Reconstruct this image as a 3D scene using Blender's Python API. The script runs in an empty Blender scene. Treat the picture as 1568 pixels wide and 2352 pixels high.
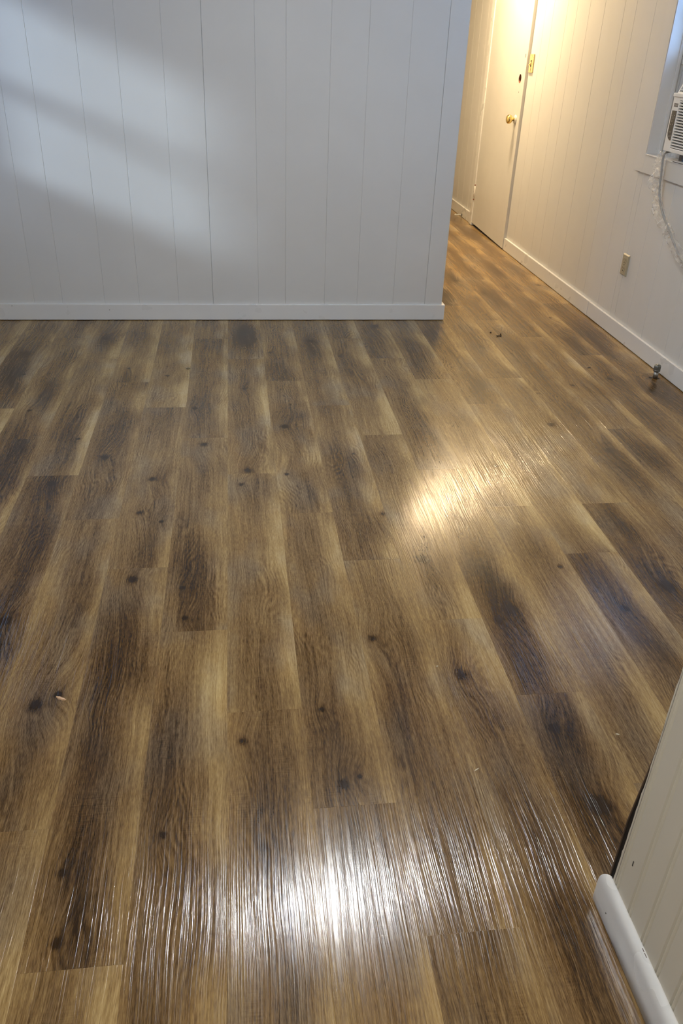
import bpy, bmesh, math, random
from mathutils import Vector, Matrix, noise as mnoise

# ---------------------------------------------------------------- camera, world, lights, exposure
W = 0.1778                       # one floor plank width (7 in); scene is laid out in plank widths
C = bpy.context.scene.collection
scene = bpy.context.scene

cam_d = bpy.data.cameras.new('camera')
cam_d.sensor_fit = 'HORIZONTAL'
cam_d.sensor_width = 36.0
cam_d.lens = 36.0 * 1869.443 / 1568.0
cam_d.clip_start = 0.02
cam = bpy.data.objects.new('camera', cam_d)
C.objects.link(cam)
R = ((0.9922612, 0.1208386, 0.0285602), (-0.1186659, 0.8551559, 0.5046056), (0.0365524, -0.5040897, 0.8628774))
M = Matrix(((R[0][0], R[0][2], -R[0][1]), (R[1][0], R[1][2], -R[1][1]), (R[2][0], R[2][2], -R[2][1]))).to_4x4()
M.translation = Vector((0.27676 * W, 0.0, 7.87729 * W))
cam.matrix_world = M
scene.camera = cam

scene.view_settings.view_transform = 'Standard'
scene.view_settings.look = 'None'
scene.view_settings.gamma = 1.0
scene.view_settings.use_curve_mapping = False
scene.view_settings.exposure = 0.25

wd = bpy.data.worlds.new('sky')
scene.world = wd
wd.use_nodes = True
bg = wd.node_tree.nodes['Background']
bg.inputs["Color"].default_value = (0.36, 0.58, 1.0, 1)
bg.inputs['Strength'].default_value = 6.0

sun_d = bpy.data.lights.new('sun', 'SUN')       # hazy daylight slanting in through the left window
sun_d.energy = 2.5
sun_d.angle = math.radians(6)
sun_d.color = (0.72, 0.84, 1.0)
sun = bpy.data.objects.new('sun', sun_d)
C.objects.link(sun)
sun.rotation_euler = Vector((2.1, 1.0, -0.85)).to_track_quat('-Z', 'Y').to_euler()

ROOM_LAMP = 104.0                 # W, cool LED dome of the room
HALL_LAMP = 116.0                 # W, warm globe of the hallway

# ---------------------------------------------------------------- helpers
rng = random.Random(7)

def link(name, bm, mat, parent=None, smooth=False):
    me = bpy.data.meshes.new(name)
    bmesh.ops.recalc_face_normals(bm, faces=bm.faces)
    bm.to_mesh(me); bm.free()
    me.materials.append(mat)
    if smooth:
        for p in me.polygons: p.use_smooth = True
    o = bpy.data.objects.new(name, me)
    C.objects.link(o)
    if parent: o.parent = parent
    return o

def empty(name, loc=(0, 0, 0)):
    o = bpy.data.objects.new(name, None)
    o.location = Vector(loc) * W
    o.empty_display_size = 0.05
    C.objects.link(o)
    return o

def tag(o, label=None, cat=None, group=None, kind=None):
    if label: o['label'] = label
    if cat: o['category'] = cat
    if group: o['group'] = group
    if kind: o['kind'] = kind
    return o

def box(bm, x0, x1, y0, y1, z0, z1, bevel=0.0):
    """box in plank-width units"""
    b2 = bmesh.new()
    bmesh.ops.create_cube(b2, size=1)
    for v in b2.verts:
        v.co = Vector(((x0 + x1) / 2 + v.co.x * (x1 - x0), (y0 + y1) / 2 + v.co.y * (y1 - y0), (z0 + z1) / 2 + v.co.z * (z1 - z0))) * W
    if bevel:
        bmesh.ops.bevel(b2, geom=b2.edges[:], offset=bevel * W, segments=2, profile=0.6, affect='EDGES')
    join(bm, b2)

def join(bm, b2):
    me = bpy.data.meshes.new('t'); b2.to_mesh(me); b2.free()
    bm.from_mesh(me); bpy.data.meshes.remove(me)

def boxes(*bs, bevel=0.0):
    bm = bmesh.new()
    for b in bs: box(bm, *b, bevel=bevel)
    return bm

def prism(pts, axis, a, b, bm=None):
    """extrude a closed 2D outline; axis 'x': pts are (y,z), 'y': (x,z), 'z': (x,y)"""
    bm = bm or bmesh.new()
    def P(p, t):
        return Vector({'x': (t, p[0], p[1]), 'y': (p[0], t, p[1]), 'z': (p[0], p[1], t)}[axis]) * W
    va = [bm.verts.new(P(p, a)) for p in pts]; vb = [bm.verts.new(P(p, b)) for p in pts]
    bm.faces.new(va); bm.faces.new(vb[::-1])
    n = len(pts)
    for i in range(n): bm.faces.new((va[i], vb[i], vb[(i + 1) % n], va[(i + 1) % n]))
    return bm

def tube(pts, r, seg=10, bm=None, cap=True, rf=None):
    """round tube along points (plank units)"""
    bm = bm or bmesh.new()
    P = [Vector(p) * W for p in pts]
    rings = []
    up = Vector((0, 0, 1))
    for i, p in enumerate(P):
        d = (P[min(i + 1, len(P) - 1)] - P[max(i - 1, 0)]).normalized()
        a = d.cross(up if abs(d.z) < 0.95 else Vector((1, 0, 0))).normalized(); b = d.cross(a)
        rr = (rf(i) if rf else r) * W
        rings.append([bm.verts.new(p + (a * math.cos(t) + b * math.sin(t)) * rr) for t in [2 * math.pi * k / seg for k in range(seg)]])
    for r0, r1 in zip(rings, rings[1:]):
        for k in range(seg): bm.faces.new((r0[k], r0[(k + 1) % seg], r1[(k + 1) % seg], r1[k]))
    if cap:
        bm.faces.new(rings[0][::-1]); bm.faces.new(rings[-1])
    return bm

def lathe(prof, centre, axis='z', seg=24, bm=None):
    """prof: list of (radius, along) in plank units, turned about an axis through centre"""
    bm = bm or bmesh.new()
    c = Vector(centre)
    rings = []
    for r, h in prof:
        ring = []
        for k in range(seg):
            t = 2 * math.pi * k / seg
            a, b = r * math.cos(t), r * math.sin(t)
            q = {'z': (a, b, h), 'x': (h, a, b), 'y': (a, h, b)}[axis]
            ring.append(bm.verts.new((c + Vector(q)) * W))
        rings.append(ring)
    for r0, r1 in zip(rings, rings[1:]):
        for k in range(seg): bm.faces.new((r0[k], r0[(k + 1) % seg], r1[(k + 1) % seg], r1[k]))
    bm.faces.new(rings[0][::-1]); bm.faces.new(rings[-1])
    return bm

# node expression helper --------------------------------------------------
class S:
    """socket wrapper so shader maths can be written as expressions"""
    nt = None
    def __init__(s, sock): s.k = sock
    @staticmethod
    def m(op, *a, clamp=False):
        n = S.nt.nodes.new('ShaderNodeMath'); n.operation = op; n.use_clamp = clamp
        for i, v in enumerate(a):
            if isinstance(v, S): S.nt.links.new(v.k, n.inputs[i])
            else: n.inputs[i].default_value = v
        return S(n.outputs[0])
    def __add__(s, o): return S.m('ADD', s, o)
    __radd__ = __add__
    def __sub__(s, o): return S.m('SUBTRACT', s, o)
    def __rsub__(s, o): return S.m('SUBTRACT', o, s)
    def __mul__(s, o): return S.m('MULTIPLY', s, o)
    __rmul__ = __mul__
    def __truediv__(s, o): return S.m('DIVIDE', s, o)
    def __neg__(s): return S.m('MULTIPLY', s, -1.0)

def vec(x, y, z):
    n = S.nt.nodes.new('ShaderNodeCombineXYZ')
    for i, v in enumerate((x, y, z)):
        if isinstance(v, S): S.nt.links.new(v.k, n.inputs[i])
        else: n.inputs[i].default_value = v
    return S(n.outputs[0])

def noise(v, scale=1.0, detail=2.0, rough=0.5, dist=0.0):
    n = S.nt.nodes.new('ShaderNodeTexNoise')
    n.inputs['Scale'].default_value = scale; n.inputs['Detail'].default_value = detail
    n.inputs['Roughness'].default_value = rough; n.inputs['Distortion'].default_value = dist
    S.nt.links.new(v.k, n.inputs['Vector'])
    return S(n.outputs[0])

def smooth(x, a, b, c=0.0, d=1.0):
    n = S.nt.nodes.new('ShaderNodeMapRange'); n.interpolation_type = 'SMOOTHSTEP'
    S.nt.links.new(x.k, n.inputs[0])
    for i, v in enumerate((a, b, c, d)): n.inputs[1 + i].default_value = v
    return S(n.outputs[0])

def ramp(x, stops):
    n = S.nt.nodes.new('ShaderNodeValToRGB')
    e = n.color_ramp.elements
    e[0].position, e[0].color = stops[0][0], (*stops[0][1], 1)
    e[1].position, e[1].color = stops[-1][0], (*stops[-1][1], 1)
    for p, c in stops[1:-1]:
        q = e.new(p); q.color = (*c, 1)
    S.nt.links.new(x.k, n.inputs[0])
    return S(n.outputs[0])

def mix(f, a, b, mode='MIX'):
    n = S.nt.nodes.new('ShaderNodeMix'); n.data_type = 'RGBA'; n.blend_type = mode
    for i, v in ((0, f), (6, a), (7, b)):
        if isinstance(v, S): S.nt.links.new(v.k, n.inputs[i])
        else: n.inputs[i].default_value = v if i == 0 else (*v, 1)
    return S(n.outputs[2])

def new_mat(name):
    m = bpy.data.materials.new(name); m.use_nodes = True
    S.nt = m.node_tree
    return m, m.node_tree.nodes['Principled BSDF']

def setp(b, color=None, rough=None, metal=None, spec=None, normal=None):
    for key, v in (('Base Color', color), ('Roughness', rough), ('Metallic', metal), ('Specular IOR Level', spec), ('Normal', normal)):
        if v is None: continue
        if isinstance(v, S): S.nt.links.new(v.k, b.inputs[key])
        elif key == 'Base Color': b.inputs[key].default_value = (*v, 1)
        else: b.inputs[key].default_value = v

def bump(h, strength, dist):
    n = S.nt.nodes.new('ShaderNodeBump')
    n.inputs['Strength'].default_value = strength; n.inputs['Distance'].default_value = dist
    S.nt.links.new(h.k, n.inputs['Height'])
    return S(n.outputs[0])

def objco():
    n = S.nt.nodes.new('ShaderNodeTexCoord'); return S(n.outputs['Object'])
def xyz(v):
    n = S.nt.nodes.new('ShaderNodeSeparateXYZ'); S.nt.links.new(v.k, n.inputs[0])
    return [S(o) for o in n.outputs]

# ---------------------------------------------------------------- materials
def paint(name, col, rough=0.38, relief=0.25):
    m, b = new_mat(name)
    v = objco()
    n1 = noise(v, 3.0, 3, 0.55)
    c = mix(smooth(n1, 0.3, 0.75), tuple(x * 0.965 for x in col), col)
    n2 = noise(v, 140.0, 2, 0.6)
    setp(b, color=c, rough=smooth(noise(v, 9, 2), 0.2, 0.8, rough - 0.05, rough + 0.07), normal=bump(n2, relief, 0.0006))
    return m

def plain(name, col, rough=0.4, metal=0.0, wear=0.08, scale=30.0):
    m, b = new_mat(name)
    n1 = noise(objco(), scale, 3, 0.6)
    setp(b, color=mix(n1, tuple(x * (1 - wear) for x in col), tuple(min(1, x * (1 + wear)) for x in col)),
         rough=smooth(n1, 0.2, 0.8, rough * 0.85, rough * 1.15), metal=metal)
    return m

M_WALL = paint('white_wall_paint', (0.63, 0.622, 0.60), 0.42)
M_NEARTRIM = paint('brightened_gloss_trim_paint', (0.80, 0.795, 0.775), 0.25, 0.1)  # brighter copy of the trim paint, making up for weak light on the near baseboard
M_TRIM = paint('white_trim_paint', (0.70, 0.695, 0.68), 0.30, 0.15)
M_BEAD = paint('ivory_beadboard_paint', (0.74, 0.715, 0.63), 0.42)
M_DOOR = paint('white_door_paint', (0.63, 0.615, 0.58), 0.36)
M_CEIL = paint('ceiling_paint', (0.82, 0.82, 0.81), 0.8)
M_AC = plain('white_plastic', (0.74, 0.73, 0.70), 0.36)
M_DARKPL = plain('dark_plastic', (0.045, 0.042, 0.04), 0.35)
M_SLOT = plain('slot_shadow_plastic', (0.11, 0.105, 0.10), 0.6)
M_KEY = plain('key_print', (0.34, 0.325, 0.30), 0.5)
M_BADGE = plain('badge_grey', (0.16, 0.15, 0.14), 0.4)
M_IVORY = plain('ivory_plastic', (0.40, 0.345, 0.235), 0.34)
M_IVORY2 = plain('yellowed_switch_plate', (0.66, 0.52, 0.24), 0.3)
M_IVDARK = plain('outlet_slot', (0.07, 0.05, 0.025), 0.5)
M_BRASS = plain('polished_brass', (0.80, 0.60, 0.22), 0.14, 1.0, 0.05)
M_STEEL = plain('zinc_steel', (0.42, 0.42, 0.40), 0.42, 1.0, 0.25, 90)
M_CASTZ = plain('cast_fitting', (0.20, 0.20, 0.18), 0.48, 0.8, 0.35, 120)
M_BLACK = plain('black_gap_shade', (0.008, 0.006, 0.006), 0.9)  # near-black colour standing in for the shade in gaps and holes
M_BROWN = plain('brown_board_edge', (0.11, 0.075, 0.052), 0.6)
M_RAWWOOD = plain('raw_bored_wood', (0.20, 0.065, 0.03), 0.8, 0, 0.4, 60)
M_CORD = plain('grey_cord_rubber', (0.34, 0.33, 0.31), 0.45)
M_SUB = plain('subfloor_board', (0.05, 0.035, 0.022), 0.9)
M_CHIP = plain('pale_wood_splinter', (0.62, 0.42, 0.27), 0.7, 0, 0.2, 200)
M_LINT = plain('pale_lint', (0.75, 0.68, 0.52), 0.9)
M_CRUMB = plain('dark_crumb', (0.035, 0.022, 0.014), 0.9)
M_RING = plain('dull_grey_ring', (0.12, 0.115, 0.09), 0.5, 0.6)
M_HOLE = plain('nail_hole_dark', (0.05, 0.045, 0.04), 0.9)
M_FIXT = plain('fixture_white', (0.8, 0.8, 0.78), 0.4)
M_FOAM = plain('grey_accordion_panel', (0.50, 0.50, 0.49), 0.6)
M_RUBBER = plain('black_rubber', (0.02, 0.018, 0.016), 0.7)

def emit(name, col, strength):
    m, b = new_mat(name)
    b.inputs['Base Color'].default_value = (0.8, 0.8, 0.8, 1)
    b.inputs['Emission Color'].default_value = (*col, 1)
    b.inputs['Emission Strength'].default_value = strength
    return m

def glass(name):
    m = bpy.data.materials.new(name); m.use_nodes = True
    nt = m.node_tree; S.nt = nt
    for n in list(nt.nodes):
        if n.type != 'OUTPUT_MATERIAL': nt.nodes.remove(n)
    out = [n for n in nt.nodes if n.type == 'OUTPUT_MATERIAL'][0]
    t = nt.nodes.new('ShaderNodeBsdfTransparent'); t.inputs[0].default_value = (0.93, 0.96, 0.97, 1)
    g = nt.nodes.new('ShaderNodeBsdfGlossy'); g.inputs['Roughness'].default_value = 0.02
    lw = nt.nodes.new('ShaderNodeLayerWeight'); lw.inputs[0].default_value = 0.5
    f = S.m('POWER', S(lw.outputs['Facing']), 5.0) * 0.9 + 0.04
    mx = nt.nodes.new('ShaderNodeMixShader')
    nt.links.new(f.k, mx.inputs[0]); nt.links.new(t.outputs[0], mx.inputs[1]); nt.links.new(g.outputs[0], mx.inputs[2])
    nt.links.new(mx.outputs[0], out.inputs[0])
    return m
M_GLASS = glass('window_glass')

def film():
    m = bpy.data.materials.new('clear_plastic_film'); m.use_nodes = True
    nt = m.node_tree; S.nt = nt
    for n in list(nt.nodes):
        if n.type != 'OUTPUT_MATERIAL': nt.nodes.remove(n)
    out = [n for n in nt.nodes if n.type == 'OUTPUT_MATERIAL'][0]
    t = nt.nodes.new('ShaderNodeBsdfTransparent'); t.inputs[0].default_value = (0.985, 0.985, 0.98, 1)
    g = nt.nodes.new('ShaderNodeBsdfGlossy'); g.inputs['Roughness'].default_value = 0.12
    d = nt.nodes.new('ShaderNodeBsdfDiffuse'); d.inputs[0].default_value = (0.85, 0.85, 0.85, 1)
    v = objco()
    nb = bump(noise(v, 130, 2, 0.5, 2.0), 0.6, 0.003)
    nt.links.new(nb.k, g.inputs['Normal'])
    lw = nt.nodes.new('ShaderNodeLayerWeight'); lw.inputs[0].default_value = 0.35
    a = nt.nodes.new('ShaderNodeMixShader'); b = nt.nodes.new('ShaderNodeMixShader')
    f = S(lw.outputs['Facing'])
    fac = f * 0.10 + 0.07
    nt.links.new(fac.k, a.inputs[0]); nt.links.new(t.outputs[0], a.inputs[1]); nt.links.new(g.outputs[0], a.inputs[2])
    edge = S.m('POWER', f, 2.2) * 0.75 + 0.05
    nt.links.new(edge.k, b.inputs[0])
    nt.links.new(a.outputs[0], b.inputs[1]); nt.links.new(d.outputs[0], b.inputs[2])
    nt.links.new(b.outputs[0], out.inputs[0])
    return m
M_FILM = film()

NS, NK = 6, 3                    # printed streaks and knots a plank can carry
def attr(name):
    n = S.nt.nodes.new('ShaderNodeAttribute'); n.attribute_type = 'OBJECT'; n.attribute_name = name
    return S(n.outputs['Vector']), S(n.outputs['Alpha'])

def wood():
    """printed oak on vinyl plank: tone across the plank, streaks, knots with rings, fine grain, saw marks, embossed grooves"""
    m, b = new_mat('vinyl_oak_plank')
    x, y, z = xyz(objco())
    u, v = x / W, y / W                       # 0..1 across, 0..6.86 along
    rv, ra = attr('seed')
    r1, r2, r3 = xyz(rv)
    su, sv = u + r1 * 37.0, v + r2 * 53.0
    low = noise(vec(su * 1.1, sv * 0.42, r3 * 9.0), 1.0, 2, 0.5)
    g0 = u + (low - 0.5) * 0.20 + (noise(vec(su * 5.0, sv * 1.1, 1.7), 1.0, 2, 0.5) - 0.5) * 0.02
    g = g0 * 1.0
    dark = None
    for i in range(NK):
        kv, ka = attr('knot%d' % (i + 1))
        ku, kvv, ks = xyz(kv)
        s = ks + 0.0001
        du, dv = (u - ku) / s, (v - kvv) / s
        wob = noise(vec(u * 14.0, v * 9.0, r1 * 5.0 + i), 1.0, 2) * 1.1 + 0.35
        r2_ = du * du + dv * dv * 0.16
        on = smooth(ks, 0.001, 0.01)
        g = g + S.m('POWER', 2.718, -(r2_ * 0.22)) * s * 1.3 * on
        core = S.m('POWER', 2.718, -((du * du + dv * dv * 0.7) * 4.2) * wob) * on
        halo = S.m('POWER', 2.718, -(r2_ * 0.55)) * on
        d = core * (noise(vec(u * 45.0, v * 26.0, i + 2.0), 1.0, 2, .6) * 1.5 + 0.1) * 0.9 + halo * 0.13
        dark = d if dark is None else dark + d
    tone = None
    for i in range(NS):
        sv_, sa = attr('streak%d' % (i + 1))
        pu, pv, dl = xyz(sv_)
        wob = (noise(vec(su * 3.0, sv * 0.9, 7.0 + i), 1.0, 2) - 0.5) + (noise(vec(g * 22.0, sv * 0.5, 9.0 + i), 1.0, 2, .6) - 0.5) * 0.9
        du = (u - pu + wob * 0.28) / (sa + 0.02)
        dv = (v - pv + wob * 1.1) * 1.15
        e = S.m('POWER', 2.718, -(du * du + dv * dv) * 0.62) * dl
        tone = e if tone is None else tone + e
    tone = S.m('MAXIMUM', S.m('MINIMUM', tone, 0.6), -0.62)
    fine = noise(vec(g * 62.0, sv * 1.8, r3 * 4.0), 1.0, 3, 0.65)
    mid = noise(vec(g * 16.0, sv * 0.45, r3 * 6.0), 1.0, 2, 0.55)
    pores = noise(vec(su * 105.0, sv * 9.0, 3.0), 1.0, 2, 0.65)
    gr = g + (noise(vec(su * 1.6, sv * 0.55, r3 * 3.0), 1.0, 2, 0.5) - 0.5) * 0.9
    rings = S.m('SINE', gr * 95.0 + fine * 1.5) * 0.5 + 0.5
    rmask = smooth(noise(vec(su * 1.7, sv * 0.55, 12.0), 1.0, 1), 0.50, 0.66)
    sawm = noise(vec(su * 5.0, sv * 55.0, 5.0), 1.0, 2, 0.6)
    smask = smooth(noise(vec(su * 2.2, sv * 1.0, 21.0), 1.0, 2), 0.52, 0.70)
    prof = smooth(S.m('ABSOLUTE', u - 0.44 + (low - 0.5) * 0.9), 0.12, 0.52)
    right = smooth(u + (low - 0.5) * 0.5, 0.62, 0.95)
    T = 0.33 + prof * 0.09 + right * 0.17 * smooth(noise(vec(r3 * 7.0, sv * 0.5, 51.0), 1.0, 1), 0.35, 0.6) + (low - 0.5) * 0.35 + tone * 0.31
    T = T + (ra - 0.5) * 0.10
    T = T + (fine - 0.5) * 0.60 + (mid - 0.5) * 0.36 + (pores - 0.5) * 0.64
    T = T + (rings - 0.5) * rmask * 0.13
    T = T + (sawm - 0.5) * smask * 0.26
    T = T - dark * 0.55
    col = ramp(T, [(0.0, (0.026, 0.013, 0.004)), (0.16, (0.084, 0.045, 0.014)), (0.36, (0.188, 0.114, 0.044)), (0.60, (0.322, 0.214, 0.088)), (0.95, (0.53, 0.39, 0.18))])
    grey = smooth(noise(vec(su * 1.3, sv * 0.6, 31.0), 1.0, 2), 0.45, 0.72)
    bw = S.nt.nodes.new('ShaderNodeRGBToBW'); S.nt.links.new(col.k, bw.inputs[0])
    gcol = mix(1.0, S(bw.outputs[0]), (1.04, 0.99, 0.88), 'MULTIPLY')
    col = mix(grey * 0.27, col, gcol)
    warm = smooth(noise(vec(su * 1.9, sv * 0.7, 43.0), 1.0, 2), 0.5, 0.75)
    col = mix(warm * 0.35, col, (1.07, 0.95, 0.78), 'MULTIPLY')
    gb = u + (low - 0.5) * 0.16
    groove = noise(vec(gb * 46.0, sv * 0.30, r1 * 3.0), 1.0, 2, 0.55)
    fineb = noise(vec(gb * 80.0, sv * 1.2, r3 * 4.0), 1.0, 2, 0.6)
    h = smooth(groove, 0.36, 0.62) * 0.55 + fineb * 0.30 + pores * 0.22 + sawm * smask * 0.18
    rough = smooth(fineb * 0.6 + pores * 0.4, 0.3, 0.7, 0.21, 0.13)
    setp(b, color=col, rough=rough, spec=0.45, normal=bump(h, 0.7, 0.0006))
    return m
M_WOOD = wood()
SPLATS = [(-1.59, 9.45, 0.9, 0.3, -0.35), (-1.58, 8.1, 0.8, 0.3, -0.3), (-1.54, 6.76, 0.8, 0.28, -0.4), (-1.18, 8.39, 0.8, 0.16, 0.3), (-1.23, 9.67,
0.5, 0.15, 0.15), (-0.83, 7.66, 0.6, 0.22, -0.35), (-0.84, 6.83, 0.6, 0.22, -0.35), (-0.24, 8.15, 1.6, 0.2, 0.3), (-0.56, 8.86, 0.8, 0.2, -0.1),
(-2.86, 8.36, 0.8, 0.3, 0.25), (-2.58, 8.34, 0.5, 0.25, -0.35), (-2.48, 7.23, 0.5, 0.3, -0.35), (-2.12, 8.3, 1.0, 0.25, 0.2), (-2.08, 7.13, 0.8, 0.2,
0.1), (0.06, 7.36, 1.0, 0.14, 0.25), (0.41, 6.91, 0.6, 0.22, -0.25), (0.46, 6.22, 0.5, 0.3, -0.35), (0.78, 7.23, 0.8, 0.15, 0.05), (0.42, 8.87, 0.8,
0.25, -0.3), (0.9, 8.93, 1.2, 0.12, 0.4), (0.27, 11.25, 0.8, 0.25, 0.05), (0.63, 13.38, 0.8, 0.2, -0.2), (1.04, 14.77, 1.2, 0.18, 0.45), (1.12, 9.1,
0.8, 0.15, -0.3), (1.33, 8.36, 0.6, 0.2, -0.1), (1.32, 7.7, 0.5, 0.25, -0.35), (1.7, 8.68, 1.6, 0.2, 0.35), (1.38, 12.41, 0.5, 0.2, -0.25), (1.84,
11.54, 1.2, 0.13, 0.3), (1.13, 10.13, 0.5, 0.15, 0.05), (1.3, 6.77, 0.3, 0.35, -0.3), (2.28, 8.37, 0.8, 0.25, -0.35), (2.24, 7.47, 0.6, 0.2, -0.2),
(2.01, 8.84, 0.8, 0.13, 0.3), (1.88, 7.06, 0.8, 0.13, 0.25), (2.51, 12.49, 0.7, 0.3, -0.35), (3.13, 13.24, 1.0, 0.2, 0.1), (2.33, 9.82, 0.8, 0.2,
0.15), (3.32, 8.55, 0.6, 0.25, -0.1), (3.61, 7.75, 0.6, 0.3, -0.35), (3.73, 9.1, 0.8, 0.2, 0.15), (3.49, 11.04, 0.7, 0.18, -0.3), (3.12, 11.06, 1.0,
0.2, 0.15), (3.67, 9.94, 0.9, 0.25, 0.15), (4.37, 12.08, 0.9, 0.2, -0.05), (3.51, 6.64, 0.8, 0.25, -0.25), (4.35, 11.11, 0.7, 0.22, -0.35), (4.51,
10.11, 0.7, 0.25, -0.4), (4.39, 8.85, 0.6, 0.3, -0.4), (5.05, 9.0, 0.8, 0.2, 0.3), (5.09, 10.31, 1.0, 0.16, 0.2), (4.37, 6.99, 0.5, 0.35, -0.5), (4.5,
7.85, 0.3, 0.2, -0.2), (5.38, 7.86, 0.8, 0.3, -0.25), (4.42, 6.17, 0.35, 0.3, -0.5), (3.67, 5.99, 0.8, 0.3, 0.05), (6.07, 11.13, 0.6, 0.35, -0.5),
(6.25, 10.23, 0.5, 0.3, -0.3), (5.53, 11.86, 0.5, 0.25, -0.4), (5.58, 12.77, 0.5, 0.2, 0.1), (6.77, 12.71, 1.2, 0.15, 0.35), (6.37, 9.98, 0.5, 0.2,
-0.35), (6.53, 9.19, 0.25, 0.35, -0.45), (7.44, 10.64, 0.4, 0.3, -0.3), (7.14, 11.19, 1.0, 0.2, -0.25), (6.27, 9.11, 0.9, 0.2, 0.3), (-1.46, 10.1,
0.7, 0.35, -0.4), (-3.2, 12.55, 1.0, 0.3, -0.45), (-3.24, 10.66, 0.7, 0.3, -0.45), (-3.51, 14.64, 0.4, 0.3, -0.4), (-2.86, 11.46, 1.2, 0.16, 0.45),
(-2.37, 11.94, 0.6, 0.25, -0.25), (-2.21, 10.37, 0.6, 0.25, -0.35), (-2.21, 12.92, 0.5, 0.25, 0.05), (-0.68, 11.84, 0.8, 0.28, -0.4), (-0.46, 10.46,
0.6, 0.25, -0.35), (-0.92, 13.47, 0.8, 0.2, -0.15), (-1.34, 12.72, 0.4, 0.25, -0.35), (-1.1, 12.0, 0.5, 0.2, 0.1), (-1.72, 15.29, 0.7, 0.16, 0.3),
(-0.34, 13.12, 1.2, 0.2, 0.15), (-2.33, 14.57, 0.6, 0.25, -0.1), (-1.63, 13.35, 0.4, 0.2, 0.2), (0.58, 14.24, 0.5, 0.25, -0.35), (2.48, 15.5, 0.5,
0.3, -0.35), (2.16, 17.07, 0.5, 0.2, 0.2), (1.54, 14.37, 0.5, 0.3, -0.3), (3.14, 15.47, 0.7, 0.25, -0.3), (3.72, 15.03, 0.7, 0.2, 0.0), (4.39, 17.99,
1.2, 0.25, -0.3), (5.46, 19.37, 1.0, 0.2, 0.05), (-5.62, 21.85, 1.0, 0.35, -0.4), (-4.27, 19.93, 1.0, 0.35, -0.4), (-3.56, 17.53, 1.2, 0.25, -0.4),
(-3.5, 23.65, 0.8, 0.3, -0.4), (-2.73, 24.04, 0.8, 0.3, -0.35), (-1.79, 23.24, 0.8, 0.3, -0.4), (-0.68, 23.62, 0.8, 0.3, -0.3), (0.48, 24.02, 0.8,
0.35, -0.45), (1.37, 21.05, 1.0, 0.3, -0.4), (2.48, 22.81, 1.0, 0.3, -0.4), (3.28, 22.05, 1.0, 0.25, -0.35), (4.16, 22.04, 1.2, 0.3, -0.3), (5.22,
21.31, 0.8, 0.3, -0.45), (6.23, 23.98, 0.6, 0.3, -0.4), (-4.83, 19.1, 1.2, 0.18, 0.45), (-4.83, 21.84, 1.2, 0.15, 0.4), (-3.08, 17.51, 1.3, 0.14,
0.5), (-2.81, 21.8, 1.2, 0.15, 0.35), (-1.05, 21.77, 1.2, 0.2, 0.3), (0.96, 18.38, 1.6, 0.2, 0.4), (1.0, 22.83, 0.8, 0.14, 0.3), (-1.39, 16.98, 1.2,
0.2, -0.15), (-2.28, 18.23, 1.0, 0.25, -0.2), (-2.63, 17.03, 0.9, 0.25, -0.25), (0.41, 20.11, 0.5, 0.25, -0.3), (0.38, 18.13, 0.4, 0.3, -0.15),
(-0.75, 18.17, 0.6, 0.2, -0.3), (-4.8, 17.11, 0.3, 0.4, -0.3), (7.97, 19.15, 0.5, 0.3, -0.35), (8.68, 20.89, 0.8, 0.2, -0.3), (8.87, 18.39, 1.0, 0.25,
-0.35), (9.92, 19.24, 1.0, 0.3, -0.2), (10.8, 19.84, 1.0, 0.25, -0.35), (10.23, 17.52, 1.0, 0.25, -0.35), (9.13, 16.31, 0.4, 0.3, -0.35), (9.35,
15.18, 0.8, 0.3, -0.4), (7.59, 12.99, 0.7, 0.3, -0.35), (7.84, 12.17, 0.8, 0.3, -0.35), (7.89, 14.83, 0.6, 0.3, -0.3), (8.76, 22.73, 1.0, 0.25, -0.2),
(10.55, 23.11, 1.0, 0.25, -0.35), (11.22, 22.7, 1.0, 0.25, -0.3), (11.34, 27.3, 1.2, 0.3, -0.3), (10.91, 32.91, 1.0, 0.3, -0.25), (9.81, 33.61, 1.0,
0.3, -0.25), (8.17, 27.82, 0.8, 0.25, -0.1), (9.12, 27.29, 0.8, 0.25, -0.15), (11.19, 30.85, 0.8, 0.3, -0.25), (6.68, 16.89, 1.2, 0.25, 0.1), (7.55,
16.61, 1.5, 0.14, 0.4), (7.97, 20.24, 0.8, 0.14, 0.35), (9.08, 13.79, 1.0, 0.16, 0.4), (7.6, 13.87, 0.8, 0.15, 0.3), (11.98, 19.18, 0.8, 0.4, -0.4),
(11.18, 19.05, 0.4, 0.3, -0.35), (-1.96, 5.72, 0.7, 0.3, 0.0), (-1.55, 5.63, 0.6, 0.25, 0.1), (-1.4, 5.88, 0.5, 0.25, -0.35), (-1.24, 4.99, 0.5, 0.25,
-0.35), (-1.5, 4.55, 0.4, 0.4, 0.2), (-0.71, 4.63, 0.5, 0.2, -0.3), (0.74, 4.36, 0.4, 0.35, -0.15), (2.45, 5.26, 0.7, 0.25, 0.0), (2.83, 5.77, 0.8,
0.15, 0.1), (2.7, 4.34, 0.4, 0.3, -0.2), (2.01, 4.36, 0.4, 0.25, -0.15), (3.49, 4.91, 0.6, 0.25, -0.2), (3.58, 4.3, 0.4, 0.25, -0.45)]
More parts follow.
